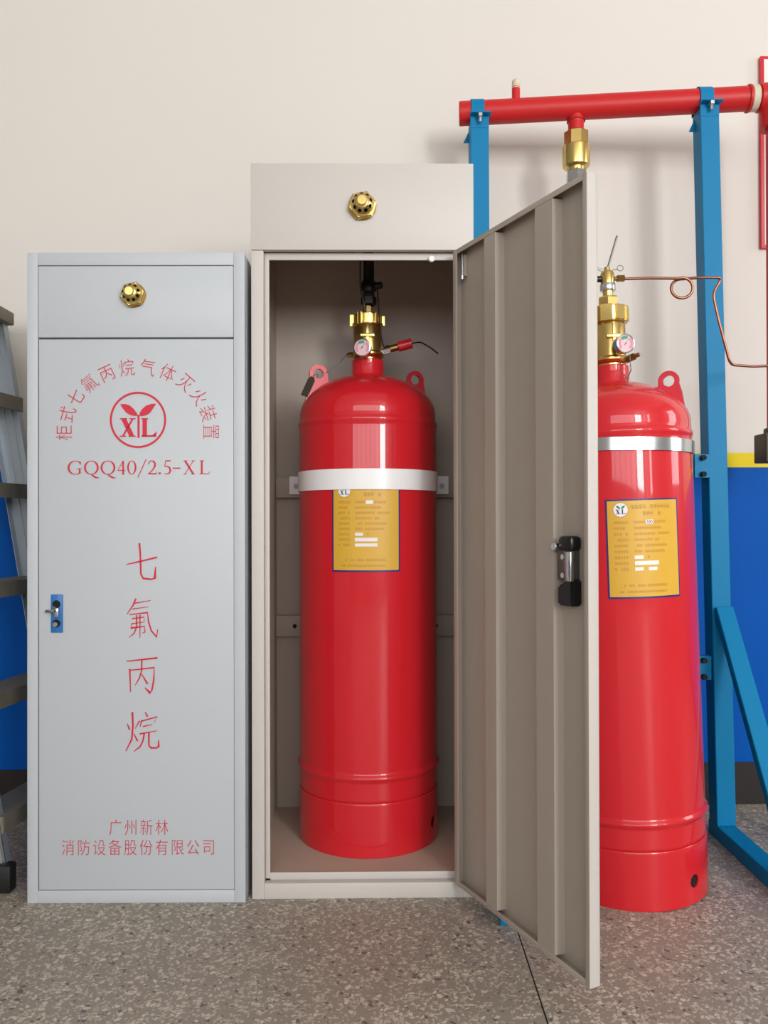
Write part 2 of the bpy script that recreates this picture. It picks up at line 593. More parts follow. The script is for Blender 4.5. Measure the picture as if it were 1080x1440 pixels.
# ------------------------------------------------------------------ closed cabinet
def closed_cabinet():
    Wd, H, D = 0.58, 1.733, 0.5
    s = F / 2.18
    t = thing('suppression_cabinet', 'shorter closed pale grey steel cabinet with red Chinese lettering on its door', 'cabinet', ((191.3 - 540) / s, 2.18, 0), R(0.2))
    def X(px):
        return (px - 191.3) / s
    def Z(py):
        return (1267.6 - py) / s
    h = Wd / 2
    bx('carcass', 'grey', t, -h, h, 0.021, D, 0.0, H, 0.003)
    bx('frame_stile', 'grey', t, -h, X(53.2), 0, 0.0205, 0.0, H, 0.0012)
    bx('frame_stile', 'grey', t, X(328.8), h, 0, 0.0205, 0.0, H, 0.0012)
    bx('frame_rail', 'grey', t, X(53.2), X(328.8), 0, 0.0205, Z(371.3), H, 0.0012)
    bx('frame_rail', 'grey', t, X(53.2), X(328.8), 0, 0.0205, 0.0, Z(1250), 0.0012)
    bx('fascia_panel', 'grey', t, X(53.9), X(328.2), 0.0012, 0.0205, Z(472.8), Z(372.2), 0.0015)
    d = bx('door', 'grey', t, X(54.6), X(328.4), 0.0008, 0.0205, Z(1249), Z(475.6), 0.0018)
    nozzle(t, X(188.3), Z(413.8), 0.0012, 0.82)
    ys = -0.0003
    fn = lambda px, py: (X(px), ys, Z(py))
    # emblem (photo units are pixels here; y grows downwards, so flip inside the surface function)
    P_ = Print()
    emblem(P_, P_, P_, 0, 0, 1.0)
    P_.build('emblem', 'red_ink', d, lambda x, y: (X(194.2 + x), ys, Z(589.3 - y)), 'red round seedling emblem')
    # arched title
    P_ = Print()
    for i, ch in enumerate('柜式七氟丙烷气体灭火装置'):
        th = R(180 - 16.36 * i)
        x, y = 193.7 + 104 * math.cos(th), -(606.7 - 92.5 * math.sin(th))
        P_.glyph(ch, x, y, 23, 26, th - PI / 2, -0.013)
    P_.build('arched_lettering', 'red_ink', d, lambda x, y: (X(x), ys, Z(-y)))
    # model number in thin roman capitals: cell origin, cap height 20
    P_ = Print()
    U = 1 / 4.696
    def cell(x0, x1, strokes):
        for kind, a, w in strokes:
            if kind == 's':
                P_.stroke([(80 + (x0 + (x1 - x0) * p[0]) * U, -(630 + (168 - 88 * p[1]) * U)) for p in a], w)
            else:
                cx, cy, rx, ry, a0, a1 = a
                P_.ellipse(80 + (x0 + (x1 - x0) * cx) * U, -(630 + (168 - 88 * cy) * U), (x1 - x0) * rx * U, 88 * ry * U, w[0], w[1], a0, a1)
    S_, E_ = 's', 'e'
    Q = [(E_, (0.47, 0.5, 0.45, 0.5, 0, 360), (2.7, 0.9)), (S_, [(0.42, 0.02), (0.62, -0.14), (0.80, -0.25), (1.02, -0.28)], [1.0, 2.4, 2.2, 0.7])]
    cell(74, 168, [(E_, (0.52, 0.5, 0.48, 0.5, 42, 318), (2.8, 0.9)), (S_, [(0.82, 0.42), (0.82, 0.10)], 2.2), (S_, [(0.62, 0.42), (0.98, 0.42)], 0.9), (S_, [(0.87, 0.95), (0.88, 0.72)], 1.0)])
    cell(184, 278, Q)
    cell(293, 388, Q)
    cell(402, 452, [(S_, [(0.72, 1.0), (0.0, 0.28)], 0.9), (S_, [(0.0, 0.28), (1.0, 0.28)], 1.1), (S_, [(0.72, 1.0), (0.72, 0.0)], 2.4), (S_, [(0.5, 0), (0.95, 0)], 0.9)])
    cell(468, 522, [(E_, (0.5, 0.5, 0.46, 0.5, 0, 360), (2.4, 0.9))])
    cell(535, 590, [(S_, [(0.0, -0.25), (1.0, 1.12)], 1.2)])
    cell(602, 662, [(S_, [(0.06, 0.74), (0.12, 0.9), (0.32, 1.0), (0.58, 0.98), (0.78, 0.82), (0.76, 0.6), (0.52, 0.32), (0.04, 0.02)], [1.2, 1.4, 1.2, 1.8, 2.4, 2.4, 1.6, 1.0]), (S_, [(0.02, 0.03), (0.9, 0.03), (1.0, 0.2)], [1.7, 1.9, 0.7])])
    cell(672, 686, [(S_, [(0.0, 0.06), (1.0, 0.06)], 2.8)])
    cell(706, 754, [(S_, [(0.24, 1.0), (0.95, 1.0)], 1.6), (S_, [(0.24, 1.0), (0.14, 0.58)], 1.0), (S_, [(0.14, 0.56), (0.45, 0.6), (0.78, 0.5), (0.92, 0.3), (0.8, 0.1), (0.45, 0.0), (0.02, 0.04)], [1.0, 1.4, 2.0, 2.6, 2.0, 1.3, 0.8])])
    cell(765, 816, [(S_, [(0, 0.45), (1, 0.45)], 1.5)])
    cell(836, 912, [(S_, [(0.14, 1.0), (0.86, 0.0)], 2.6), (S_, [(0.86, 1.0), (0.12, 0.0)], 1.0), (S_, [(0.0, 1.0), (0.34, 1.0)], 0.9), (S_, [(0.7, 1.0), (1.0, 1.0)], 0.9), (S_, [(0.0, 0.0), (0.26, 0.0)], 0.9), (S_, [(0.66, 0.0), (1.0, 0.0)], 0.9)])
    cell(942, 1010, [(S_, [(0.22, 1.0), (0.22, 0.0)], 2.6), (S_, [(0.0, 1.0), (0.46, 1.0)], 0.9), (S_, [(0.0, 0.02), (0.9, 0.02), (1.0, 0.18)], [1.0, 1.2, 0.8])])
    P_.build('model_number_lettering', 'red_ink', d, lambda x, y: (X(x), ys, Z(-y)))
    # four large brush characters, stroke by stroke (thirds of a pixel; origin rows 680 and 980)
    brush = [Print() for _ in range(4)]
    def br(oy, pts, w=4.8, tp=(1.15, 0.55)):
        k = 3 if oy == 980 else 0 if pts[0][1] < 420 else 1 if pts[0][1] < 660 else 2
        brush[k].stroke([(x / 3, -(oy + y / 3)) for x, y in pts], w / 3, tp)
    br(680, [(533, 338), (580, 328), (663, 308)], 6.5, (0.6, 1.1))
    br(680, [(588, 248), (592, 300), (594, 378), (604, 397), (640, 401), (653, 396), (656, 348)], 7)
    br(680, [(573, 482), (560, 512), (536, 547)], 6)
    br(680, [(566, 502), (636, 490)])
    br(680, [(558, 526), (626, 517)], 4)
    br(680, [(545, 550), (622, 541), (626, 580), (638, 618), (660, 644), (665, 612)], 6, (0.7, 0.6))
    br(680, [(556, 567), (608, 560), (608, 582)], 4.4)
    br(680, [(556, 588), (608, 581)], 4.4)
    br(680, [(556, 586), (551, 606), (610, 599), (611, 624), (598, 628)], 4.6)
    br(680, [(576, 552), (576, 602), (566, 628), (543, 646)], 5)
    br(680, [(590, 550), (590, 648)], 5)
    br(680, [(533, 746), (600, 739), (664, 732)], 6.5, (0.7, 1.2))
    br(680, [(547, 778), (550, 876)], 6.5)
    br(680, [(550, 784), (650, 773), (648, 825), (640, 868), (633, 880), (610, 857)], 6.5, (0.7, 0.5))
    br(680, [(598, 742), (597, 785), (587, 818), (569, 848)], 5.5)
    br(680, [(597, 800), (622, 842)], 6, (0.6, 1.3))
    br(980, [(536, 108), (546, 134)], 6, (0.5, 1.3))
    br(980, [(588, 97), (569, 130)], 5)
    br(980, [(558, 60), (560, 120), (555, 175), (530, 224)], 7)
    br(980, [(563, 150), (580, 182)], 6, (0.6, 1.2))
    br(980, [(612, 60), (622, 80)], 6, (0.6, 1.2))
    br(980, [(597, 94), (590, 122)], 5.5)
    br(980, [(597, 98), (662, 80), (648, 106)], 5)
    br(980, [(602, 121), (642, 112)], 5)
    br(980, [(588, 152), (662, 139)], 5.5)
    br(980, [(608, 150), (602, 182), (590, 206), (563, 226)], 6)
    br(980, [(627, 147), (627, 200), (636, 211), (660, 211), (668, 206), (668, 178)], 6.5)
    for P_ in brush:
        P_.build('brush_character', 'red_ink', d, lambda x, y: (X(x), ys, Z(-y)))
    P_ = Print()
    for i, ch in enumerate('广州新林'):
        P_.glyph(ch, 162.5 + 21.7 * i, -1161, 19.5, 24, 0, -0.013)
    P_.build('city_lettering', 'red_ink', d, lambda x, y: (X(x), ys, Z(-y)))
    P_ = Print()
    for i, ch in enumerate('消防设备股份有限公司'):
        P_.glyph(ch, 96 + 21.9 * i, -1189, 19.5, 24, 0, -0.013)
    P_.build('company_lettering', 'red_ink', d, lambda x, y: (X(x), ys, Z(-y)))
    # blue faced lock with a key left in it
    lk = bx('lock_plate', 'lock_blue', t, X(72.2), X(88.6), -0.004, 0.004, Z(888), Z(834.5), 0.0015, label='blue lock plate with key')
    for py, m in ((848, 'dark'), (875, 'dark')):
        bm = BM()
        rod(bm, (X(80.5), -0.0042, Z(py)), (X(80.5), -0.0070, Z(py)), 0.0105, 20, 0.001)
        obj('lock_recess_shade', bm, m, lk)  # raised dark disc standing in for the shade of a recess
    bm = BM()
    rod(bm, (X(80.5), -0.006, Z(876)), (X(80.5), -0.016, Z(876)), 0.0065, 18, 0.001)
    obj('lock_button', bm, 'chrome', lk)
    bx('handle_bar', 'chrome', lk, X(78), X(84.5), -0.013, -0.006, Z(866), Z(853), 0.002)
    bm = BM()
    rod(bm, (X(80), -0.008, Z(852)), (X(80), -0.022, Z(852)), 0.004, 12)
    box(bm, X(68.5), X(80), -0.0225, -0.0205, Z(859), Z(855), 0.0006)
    obj('key', bm, 'steel', lk)
closed_cabinet()

# ------------------------------------------------------------------ open cabinet
def open_cabinet():
    H, D, h = 1.98, 0.55, 0.30
    t = thing('suppression_cabinet', 'taller warm white steel cabinet standing open around a red cylinder', 'cabinet', (-0.0565, 2.204, 0), R(0.7))
    c = 'cream'
    bx('side_panel', 'cream_shaded', t, -h, -h + 0.002, 0.004, D, 0.0, H - 0.002, 0)
    bx('side_panel', 'cream_shaded', t, h - 0.002, h, 0.004, D, 0.0, H - 0.002, 0)
    bx('back_panel', 'cream_shaded', t, -h + 0.002, h - 0.002, D - 0.002, D, 0.0, H - 0.002, 0)
    bx('top_panel', c, t, -h, h, 0.004, D, H - 0.002, H, 0)
    bx('floor_pan', 'pan', t, -h + 0.002, h - 0.002, 0.027, D - 0.002, 0.050, 0.058, 0)
    bx('fascia_panel', c, t, -h - 0.0005, h + 0.0005, -0.0015, 0.018, 1.746, H + 0.0005, 0.0015)
    bx('frame_stile', c, t, -h, -0.267, 0, 0.026, 0.0, 1.7445, 0.0012)
    bx('frame_stile', c, t, 0.267, h, 0, 0.026, 0.0, 1.7445, 0.0012)
    bx('door_stop', c, t, -0.2668, -0.2545, 0.023, 0.030, 0.045, 1.742, 0.001)
    bx('door_stop', c, t, 0.2545, 0.2668, 0.023, 0.030, 0.045, 1.742, 0.001)
    bx('header_lip', c, t, -0.2666, 0.2666, 0.0235, 0.029, 1.7265, 1.7455, 0.001)
    bx('sill', c, t, -0.2668, 0.2668, 0.0, 0.024, 0.0, 0.0415, 0.001)
    bx('sill_lip', c, t, -0.2545, 0.2545, 0.0245, 0.029, 0.040, 0.0605, 0.001)
    for z0, z1 in ((1.094, 1.160), (0.632, 0.702)):
        mr = bx('mounting_rail', 'cream_shaded', t, -0.297, 0.297, D - 0.030, D - 0.003, z0, z1, 0.002)
        for x in (-0.235, 0.235):
            bm = BM()
            rod(bm, (x, D - 0.030, (z0 + z1) / 2), (x, D - 0.0315, (z0 + z1) / 2), 0.007, 16)
            obj('bolt_hole_shade', bm, 'dark', mr)  # dark disc on the rail, painted shade in place of an opening
    bm = BM()
    rod(bm, (0.188, 0.022, 1.728), (0.188, 0.013, 1.728), 0.0085, 20, 0.002)
    obj('door_buffer', bm, 'white', t)
    nozzle(t, 0.0, 1.862, -0.0015, 0.93)
    # ---- door, swung open about 115 degrees; local +x runs away from the hinge, -y is the inner side
    Wd, z0, z1 = 0.552, 0.045, 1.738
    fd = 0.025
    bm = BM()
    box(bm, 0, Wd, 0, 0.0015, z0, z1)
    d = obj('door', bm, c, t)
    d.location = (0.2660, -0.0035, 0)
    d.rotation_euler = (0, 0, R(-64.7 - 0.7))
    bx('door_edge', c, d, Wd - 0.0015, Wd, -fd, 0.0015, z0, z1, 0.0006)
    bx('edge_lip', 'cream_shaded', d, Wd - 0.014, Wd - 0.0015, -fd, -fd + 0.0015, z0, z1, 0.0003)
    bx('hinge_edge', 'cream_shaded', d, 0, 0.0015, -fd, 0.0, z0, z1, 0.0003)
    bx('hinge_lip', 'cream_shaded', d, 0.0015, 0.020, -fd, -fd + 0.0015, z0, z1, 0.0003)
    bx('top_flange', 'cream_shaded', d, 0.0015, Wd - 0.0015, -fd, 0.0, z1 - 0.0015, z1, 0.0003)
    bx('top_lip', 'cream_shaded', d, 0.020, Wd - 0.014, -fd, -fd + 0.0015, z1 - 0.013, z1 - 0.0015, 0.0003)
    bx('bottom_flange', 'cream_shaded', d, 0.0015, Wd - 0.0015, -fd, 0.0, z0, z0 + 0.0015, 0.0003)
    bx('bottom_lip', 'cream_shaded', d, 0.020, Wd - 0.014, -fd, -fd + 0.0015, z0 + 0.0015, z0 + 0.013, 0.0003)
    # thin sheet giving the door's inner side its darkened, shade-imitating coat
    bx('shaded_skin', 'cream_shaded', d, 0.0016, Wd - 0.0016, -0.0015, -0.0001, z0 + 0.002, z1 - 0.002, 0)
    for a, b in ((0.156, 0.211), (0.370, 0.440)):
        bm = BM()
        poly = [(a, -0.0015), (a + 0.003, -0.027), (b - 0.003, -0.027), (b, -0.0015)]
        prism(bm, poly, z1 - z0 - 0.030, Matrix.Translation((0, 0, z0 + 0.015)))
        st = obj('stiffener', bm, 'cream_shaded', d, smooth=0)
    bx('hinge_pin_bracket', 'cream_shaded', d, 0.021, 0.036, -0.010, -0.0015, 1.665, 1.722, 0.001)
    bm = BM()
    rod(bm, (0.029, -0.013, 1.655), (0.029, -0.013, 1.728), 0.003, 10)
    rod(bm, (0.029, -0.013, 1.655), (0.029, -0.013, 1.667), 0.006, 12, 0.001)
    obj('hinge_pin', bm, 'chrome', d)
    # swing handle lock seen from behind
    u, zc = 0.476, 0.905
    bx('lock_body', 'steel', d, u - 0.030, u + 0.020, -0.024, -0.0015, zc - 0.020, zc + 0.060, 0.003, label='grey steel lock body')
    bx('lock_plate', 'chrome', d, u + 0.006, u + 0.028, -0.033, -0.024, zc - 0.022, zc + 0.042, 0.002)
    bx('lock_cap', 'black', d, u - 0.018, u + 0.028, -0.032, -0.0015, zc + 0.043, zc + 0.075, 0.008)
    bm = BM()
    prism(bm, [(-0.020, -0.075), (0.028, -0.075), (0.028, -0.018), (0.014, -0.018), (-0.020, -0.034)], 0.030, Matrix.Translation((u, -0.0015, zc)) @ Matrix.Rotation(R(90), 4, 'X'))
    bmesh.ops.bevel(bm, geom=bm.edges[:], offset=0.004, segments=2, affect='EDGES')
    obj('lock_cover', bm, 'black', d, label='black lower lock cover')
    bm = BM()
    rod(bm, (u - 0.026, -0.024, zc + 0.052), (u - 0.026, -0.038, zc + 0.052), 0.010, 18, 0.002)
    obj('cam_bolt', bm, 'chrome', d)
    for dz in (0.030, -0.010):
        bm = BM()
        rod(bm, (u - 0.003, -0.024, zc + dz), (u - 0.003, -0.031, zc + dz), 0.0065, 6)
        obj('lock_nut', bm, 'chrome', d, smooth=0)
open_cabinet()

# ------------------------------------------------------------------ gas cylinders
RC = 0.211
def gas_cylinder(label, loc, lean, lug_deg, gauge_deg, tall, pilot, field):
    t = thing('gas_cylinder', label, 'cylinder', loc, 0)
    t.rotation_euler = (0, lean, 0)
    prof = [(0, 0.105), (0.10, 0.108), (0.170, 0.118), (0.200, 0.138), (0.2085, 0.155), (RC, 0.160), (RC, 0.163), (RC, 0.208), (RC, 0.212), (0.2135, 0.2165), (0.2168, 0.221), (0.2175, 0.2245), (0.2168, 0.228), (0.2135, 0.2325), (RC, 0.237), (RC, 0.241),
            (RC, 0.50), (RC, 0.80), (RC, 1.08), (RC, 1.231), (RC, 1.236), (0.2124, 1.241), (0.2140, 1.2455), (0.2145, 1.250), (0.2140, 1.2545), (0.2118, 1.258), (0.2098, 1.262), (0.2095, 1.275)]
    for i in range(1, 19):
        a = (PI / 2) * i / 20
        prof.append((0.2095 * math.cos(a), 1.280 + 0.128 * math.sin(a)))
    prof += [(0.02, 1.4075), (0, 1.408)]
    obj('tank_shell', lathe(BM(), prof, 96), 'red', t)
    # skirt with a drain hole cut through it
    bm = BM()
    ri, ro = 0.2085, 0.2128
    sk = [(ro, 0.0025), (ro, 0.005), (ro, 0.147), (ro, 0.150), (ro - 0.0006, 0.1525), (0.2110, 0.1545), (ri, 0.1545), (ri, 0.0), (ro - 0.002, 0.0), (ro, 0.0025)]
    lathe(bm, sk[:-1], 96)
    n = 96
    vs_ = bm.verts[:]
    first, last = vs_[:n], vs_[-n:]
    for k in range(n):
        bm.faces.new((last[k], last[(k + 1) % n], first[(k + 1) % n], first[k]))
    so = obj('skirt', bm, 'red', t)
    ang = R(66 if not pilot else 36)
    cb = BM()
    dirv = Vector((math.sin(ang), -math.cos(ang), 0))
    rod(cb, dirv * 0.18 + Vector((0, 0, 0.060)), dirv * 0.24 + Vector((0, 0, 0.060)), 0.0175, 24)
    cut = obj('hole_cutter', cb, 'dark')
    md = so.modifiers.new('hole', 'BOOLEAN')
    md.object = cut
    md.operation = 'DIFFERENCE'
    md.solver = 'EXACT'
    bpy.context.view_layer.update()
    # both are evaluated at the origin of the cylinder
    so.parent = None
    bpy.context.view_layer.update()
    me = bpy.data.meshes.new_from_object(so.evaluated_get(bpy.context.evaluated_depsgraph_get()))
    so.modifiers.clear()
    so.data = me
    me.name = 'skirt'
    me.shade_smooth()
    me.set_sharp_from_angle(angle=R(35))
    so.parent = t
    bpy.data.objects.remove(cut)
    # dark sheet painting in the shade inside the hollow foot
    obj('foot_shade_sheet', lathe(BM(), [(0.2078, 0.002), (0.2078, 0.150)], 64), 'dark', t)
    # neck
    zt = 1.453
    obj('neck', lathe(BM(), [(0.056, 1.397), (0.0525, 1.405), (0.0505, 1.409), (0.0505, zt - 0.003), (0.048, zt), (0, zt)], 48), 'red', t)
    # two lifting lugs
    for a in (lug_deg, lug_deg + 180):
        d = Vector((math.sin(R(a)), -math.cos(R(a)), 0))
        nrm = Vector((math.cos(R(a)), math.sin(R(a)), 0))
        M4 = Matrix(((d.x, 0, nrm.x, -nrm.x * 0.005), (d.y, 0, nrm.y, -nrm.y * 0.005), (0, 1, 0, 0), (0, 0, 0, 1)))
        hc = (0.158, 1.403 - (0.009 if pilot else 0))
        out = [(0.123, 1.362), (0.128, 1.384 - (0.006 if pilot else 0))]
        for i in range(15):
            q = R(190 - 205 * i / 14)
            out.append((hc[0] + 0.0285 * math.cos(q), hc[1] + 0.0285 * math.sin(q)))
        out += [(0.192, 1.362), (0.200, 1.310), (0.160, 1.330)]
        bm = plate_with_hole(BM(), out, hc, 0.0155, 0.010, M4)
        obj('lifting_lug', bm, 'red_sheen', t, smooth=25)
    # brass container valve
    k = tall
    z1 = zt + 0.017
    z2 = z1 + 0.090 * k
    z3 = z2 + (0.044 if pilot else 0.036)
    vb = obj('valve_body', lathe(BM(), [(0, zt - 0.004), (0.041, zt - 0.004), (0.041, zt + 0.005), (0.0465, zt + 0.008), (0.052, z1 - 0.002), (0.052, z1 + 0.003), (0.047, z1 + 0.008), (0.0445, z1 + 0.010), (0.0445, z2 - 0.006), (0.0415, z2), (0, z2)], 48), 'brass', t, label='brass container valve')
    bx('cast_rib', 'brass', vb, -0.004, 0.004, -0.0485, -0.040, z1 + 0.030, z2 - 0.004, 0.001)
    bx('cast_tab', 'brass', vb, -0.022, 0.022, -0.0500, -0.041, z1 + 0.048 * k, z1 + 0.048 * k + 0.011, 0.002)
    rcol = 0.0490 if pilot else 0.0410
    bm = BM()
    lathe(bm, [(0.030, z2), (0.0475, z2), (0.0485, z2 + 0.002), (0.0485, z2 + 0.006), (rcol, z2 + 0.008), (rcol, z3 - 0.003), (rcol - 0.003, z3), (0, z3)], 48)
    vc = obj('valve_collar', bm, 'brass', t)
    for i in range(8 if pilot else 6):
        a = 2 * PI * (i + 0.5) / 8 if pilot else 2 * PI * i / 6 + R(4)
        M4 = Matrix.Rotation(a, 4, 'Z')
        bm = BM()
        if pilot:
            box(bm, 0.044, 0.0545, -0.0145, 0.0145, z2 + 0.001, z3 - 0.001, 0.0015, 1, M4)
        else:
            box(bm, 0.0430, 0.0545, -0.0055, 0.0055, z2 + 0.001, z3 - 0.003, 0.0015, 1, M4)
        obj('collar_lug', bm, 'brass', vc)
    # pressure gauge
    g = R(gauge_deg)
    zg = z1 + (0.006 if not pilot else 0.030)
    MG = Matrix.Translation((0, 0, zg)) @ Matrix.Rotation(g, 4, 'Z') @ Matrix.Rotation(R(90), 4, 'X')      # local z points outwards
    ga = obj('pressure_gauge', lathe(BM(), [(0, 0.068), (0.022, 0.068), (0.0255, 0.071), (0.0255, 0.090), (0.0265, 0.091), (0.0265, 0.0945), (0.0235, 0.0955), (0.0230, 0.0925), (0, 0.0925)], 40, MG), 'chrome', t, label='round pressure gauge')
    obj('gauge_stem', lathe(BM(), [(0.010, 0.038), (0.010, 0.069), (0.0001, 0.069)], 8, MG), 'brass_dark', ga, smooth=0)
    def on_dial(x, y, e=0.0):
        return MG @ Vector((x, y, 0.0929 + e))
    P_ = Print(); P_.disc(0, 0, 0.0229); P_.build('dial', 'dial', ga, lambda x, y: on_dial(x, y))
    P_ = Print()
    for a0, a1 in ((130, 225), (-45, 50)):
        P_.stroke([(0.0175 * math.cos(R(a0 + (a1 - a0) * i / 10)), 0.0175 * math.sin(R(a0 + (a1 - a0) * i / 10))) for i in range(11)], 0.007)
    P_.build('dial_red_scale', 'dial_red', ga, lambda x, y: on_dial(x, y, 0.0003))
    P_ = Print()
    P_.stroke([(0.0165 * math.cos(R(128 - 6 * i)), 0.0165 * math.sin(R(128 - 6 * i))) for i in range(11)], 0.009)
    P_.build('dial_green_scale', 'dial_green', ga, lambda x, y: on_dial(x, y, 0.0003))
    P_ = Print()
    P_.stroke([(-0.004, -0.006), (0.010, 0.014)], [0.002, 0.0006])
    P_.disc(0, 0, 0.0025)
    P_.build('needle', 'steel', ga, lambda x, y: on_dial(x, y, 0.0008))
    # safety chain of little links
    def chain(pts, n):
        bm = BM()
        pts = [Vector(p) for p in pts]
        seg = []
        for i in range(n):
            q = i / n * (len(pts) - 1)
            a, f = int(q), q - int(q)
            p = pts[a].lerp(pts[a + 1], f)
            dv = (pts[a + 1] - pts[a]).normalized()
            side = dv.orthogonal().normalized() * 0.0016
            if i % 2:
                side = dv.cross(side)
            tube(bm, [p - dv * 0.003 + side * 0.2, p + side, p + dv * 0.003, p - side, p - dv * 0.003 - side * 0.2], 0.0009, 5)
        return obj('safety_chain', bm, 'steel', t)
    # side fittings
    if not pilot:
        bm = BM()
        rod(bm, (-0.042, -0.010, z1 + 0.002), (-0.062, -0.014, z1 - 0.002), 0.008, 6)
        obj('side_plug', bm, 'brass_dark', t, smooth=0)
        d0 = Vector((0.040, -0.012, z1 + 0.010))
        dv = Vector((0.97, 0.0, 0.25)).normalized()
        bm = BM(); rod(bm, d0, d0 + dv * 0.030, 0.014, 6); n1 = obj('actuator_nut', bm, 'chrome', t, smooth=0)
        bm = BM(); rod(bm, d0 + dv * 0.030, d0 + dv * 0.056, 0.0105, 20, 0.001); obj('actuator_stem', bm, 'brass_dark', t)
        bm = BM(); rod(bm, d0 + dv * 0.056, d0 + dv * 0.100, 0.0155, 24, 0.002); obj('actuator_coil', bm, 'red', t, label='red electric actuator coil')
        p = d0 + dv * 0.098
        bm = BM(); tube(bm, fillet([p, p + dv * 0.030 + Vector((0, 0.02, 0.002)), p + Vector((0.066, 0.10, 0.008)), p + Vector((0.092, 0.15, 0.0))], 0.04), 0.0022, 8); obj('actuator_wire', bm, 'rubber', t)
        bm = BM(); lathe(bm, [(0, z3), (0.0145, z3), (0.0145, z3 + 0.026), (0.012, z3 + 0.032), (0, z3 + 0.032)], 6, None, R(20)); obj('outlet_spigot', bm, 'brass', t, smooth=0)
        chain([(-0.062, -0.020, z1), (-0.085, -0.060, 1.435), (-0.135, -0.050, 1.400)], 22)
    else:
        bm = BM()
        rod(bm, (0.036, -0.030, z1 - 0.004), (0.056, -0.046, z1 + 0.003), 0.010, 6)
        rod(bm, (0.056, -0.046, z1 + 0.003), (0.066, -0.054, z1 + 0.006), 0.006, 10)
        obj('side_plug', bm, 'brass_dark', t, smooth=0)
        obj('hex_bushing', lathe(BM(), [(0, z3), (0.027, z3), (0.0295, z3 + 0.003), (0.0295, z3 + 0.027), (0.027, z3 + 0.031), (0, z3 + 0.031)], 6, None, R(14)), 'brass', t, smooth=0)
        za = z3 + 0.031
        obj('pilot_stem', lathe(BM(), [(0.014, za), (0.0145, za + 0.020), (0, za + 0.020)], 20), 'brass', t)
        obj('pilot_clamp', lathe(BM(), [(0, za + 0.018), (0.0205, za + 0.018), (0.0215, za + 0.020), (0.0215, za + 0.036), (0.0205, za + 0.038), (0, za + 0.038)], 28), 'chrome', t)
        pv = obj('pilot_valve', lathe(BM(), [(0, za + 0.038), (0.019, za + 0.038), (0.0195, za + 0.066), (0.016, za + 0.074), (0.009, za + 0.077), (0.008, za + 0.086), (0, za + 0.087)], 32), 'brass', t, label='brass pilot actuator')
        bm = BM(); rod(bm, (0.002, 0, za + 0.084), (0.031, -0.004, za + 0.174), 0.0032, 10, 0.001); obj('release_rod', bm, 'steel', t)
        zf = za + 0.053
        bm = BM(); rod(bm, (0.018, 0, zf), (0.028, 0, zf), 0.006, 12); rod(bm, (0.027, 0, zf), (0.048, 0, zf), 0.0095, 6); obj('tube_nut', bm, 'brass_dark', t, smooth=0)
        bm = BM(); rod(bm, (-0.018, 0, zf), (-0.034, 0, zf), 0.009, 16, 0.001); obj('side_cap', bm, 'black', t)
        bm = BM()
        rc = Vector((0.034, -0.012, zf + 0.026))
        tube(bm, [rc + Vector((0.0085 * math.cos(2 * PI * i / 20), 0.002 * math.sin(2 * PI * i / 20), 0.0085 * math.sin(2 * PI * i / 20))) for i in range(21)], 0.0009, 6)
        tube(bm, [(0.012, -0.014, zf + 0.022), (0.027, -0.012, zf + 0.022)], 0.001, 6)
        obj('pull_ring', bm, 'steel', t)
        bm = BM(); prism(bm, [(-0.008, 0), (0.004, -0.004), (0.006, 0.005), (-0.010, 0.009)], 0.003, Matrix.Translation((-0.022, -0.016, zf + 0.020)) @ Matrix.Rotation(R(90), 4, 'X')); obj('seal_tab', bm, 'steel', t)
        chain([(0.034, -0.070, z1 + 0.002), (0.036, -0.072, 1.43), (0.024, -0.074, 1.405), (0.012, -0.070, 1.425), (0.010, -0.060, 1.46)], 26)
    # ---- paper label wrapped on the shell: u along the arc, v = height
    def on(e):
        return lambda u, v: ((RC + e) * math.sin(u / RC), -(RC + e) * math.cos(u / RC), v)
    uc = field
    hw, v0, v1 = 0.1005, 0.812, 1.071
    P_ = Print(); P_.rect(uc - hw, v0, uc + hw, v1, 24)
    lb = P_.build('data_label', 'navy', t, on(0.0008), 'yellow data label with navy border')
    P_ = Print(); P_.rect(uc - hw + 0.0046, v0 + 0.0050, uc + hw - 0.0046, v1 - 0.0044, 24)
    P_.build('label_field', 'yellow_label', lb, on(0.0012))
    lx, lz = uc - 0.062, v1 - 0.0275
    P_ = Print(); P_.disc(lx, lz, 0.0192, 36); P_.build('emblem_rim', 'print_dark', lb, on(0.00145))
    P_ = Print(); P_.disc(lx, lz, 0.0182, 36); P_.build('emblem_disc', 'paper', lb, on(0.0016))
    A_, B_ = Print(), Print()
    emblem(None, A_, B_, lx, lz, 0.0182 / 38)
    A_.v = A_.v[:-4]; A_.f = A_.f[:-1]
    A_.build('emblem_leaves', 'logo_green', lb, on(0.0018))
    B_.build('emblem_letters', 'logo_navy', lb, on(0.0018))
    # lines of small print, far too fine to read: clusters of tiny pen marks
    rnd = random.Random(3)
    def fine_line(P_, x0, x1, v, hgt, gap=0.0013):
        x = x0
        while x + hgt * 0.8 < x1:
            w = hgt * rnd.uniform(0.85, 0.95)
            if rnd.random() > 0.10:
                for q in range(4):                      # a dense little block of crossing pen marks
                    yy = v + hgt * (q / 3 - 0.5)
                    P_.rect(x + w * rnd.uniform(0, 0.2), yy - 0.00028, x + w * rnd.uniform(0.8, 1), yy + 0.00028)
                for q in range(3):
                    xx = x + w * (0.12 + 0.38 * q + rnd.uniform(-0.06, 0.06))
                    P_.rect(xx - 0.00028, v - hgt / 2 * rnd.uniform(0.5, 1), xx + 0.00028, v + hgt / 2 * rnd.uniform(0.5, 1))
            x += w + gap
    title = Print()
    fine_line(title, uc - 0.036, uc + 0.076, v1 - 0.021, 0.0095)
    fine_line(title, uc - 0.006, uc + 0.050, v1 - 0.0385, 0.0095)
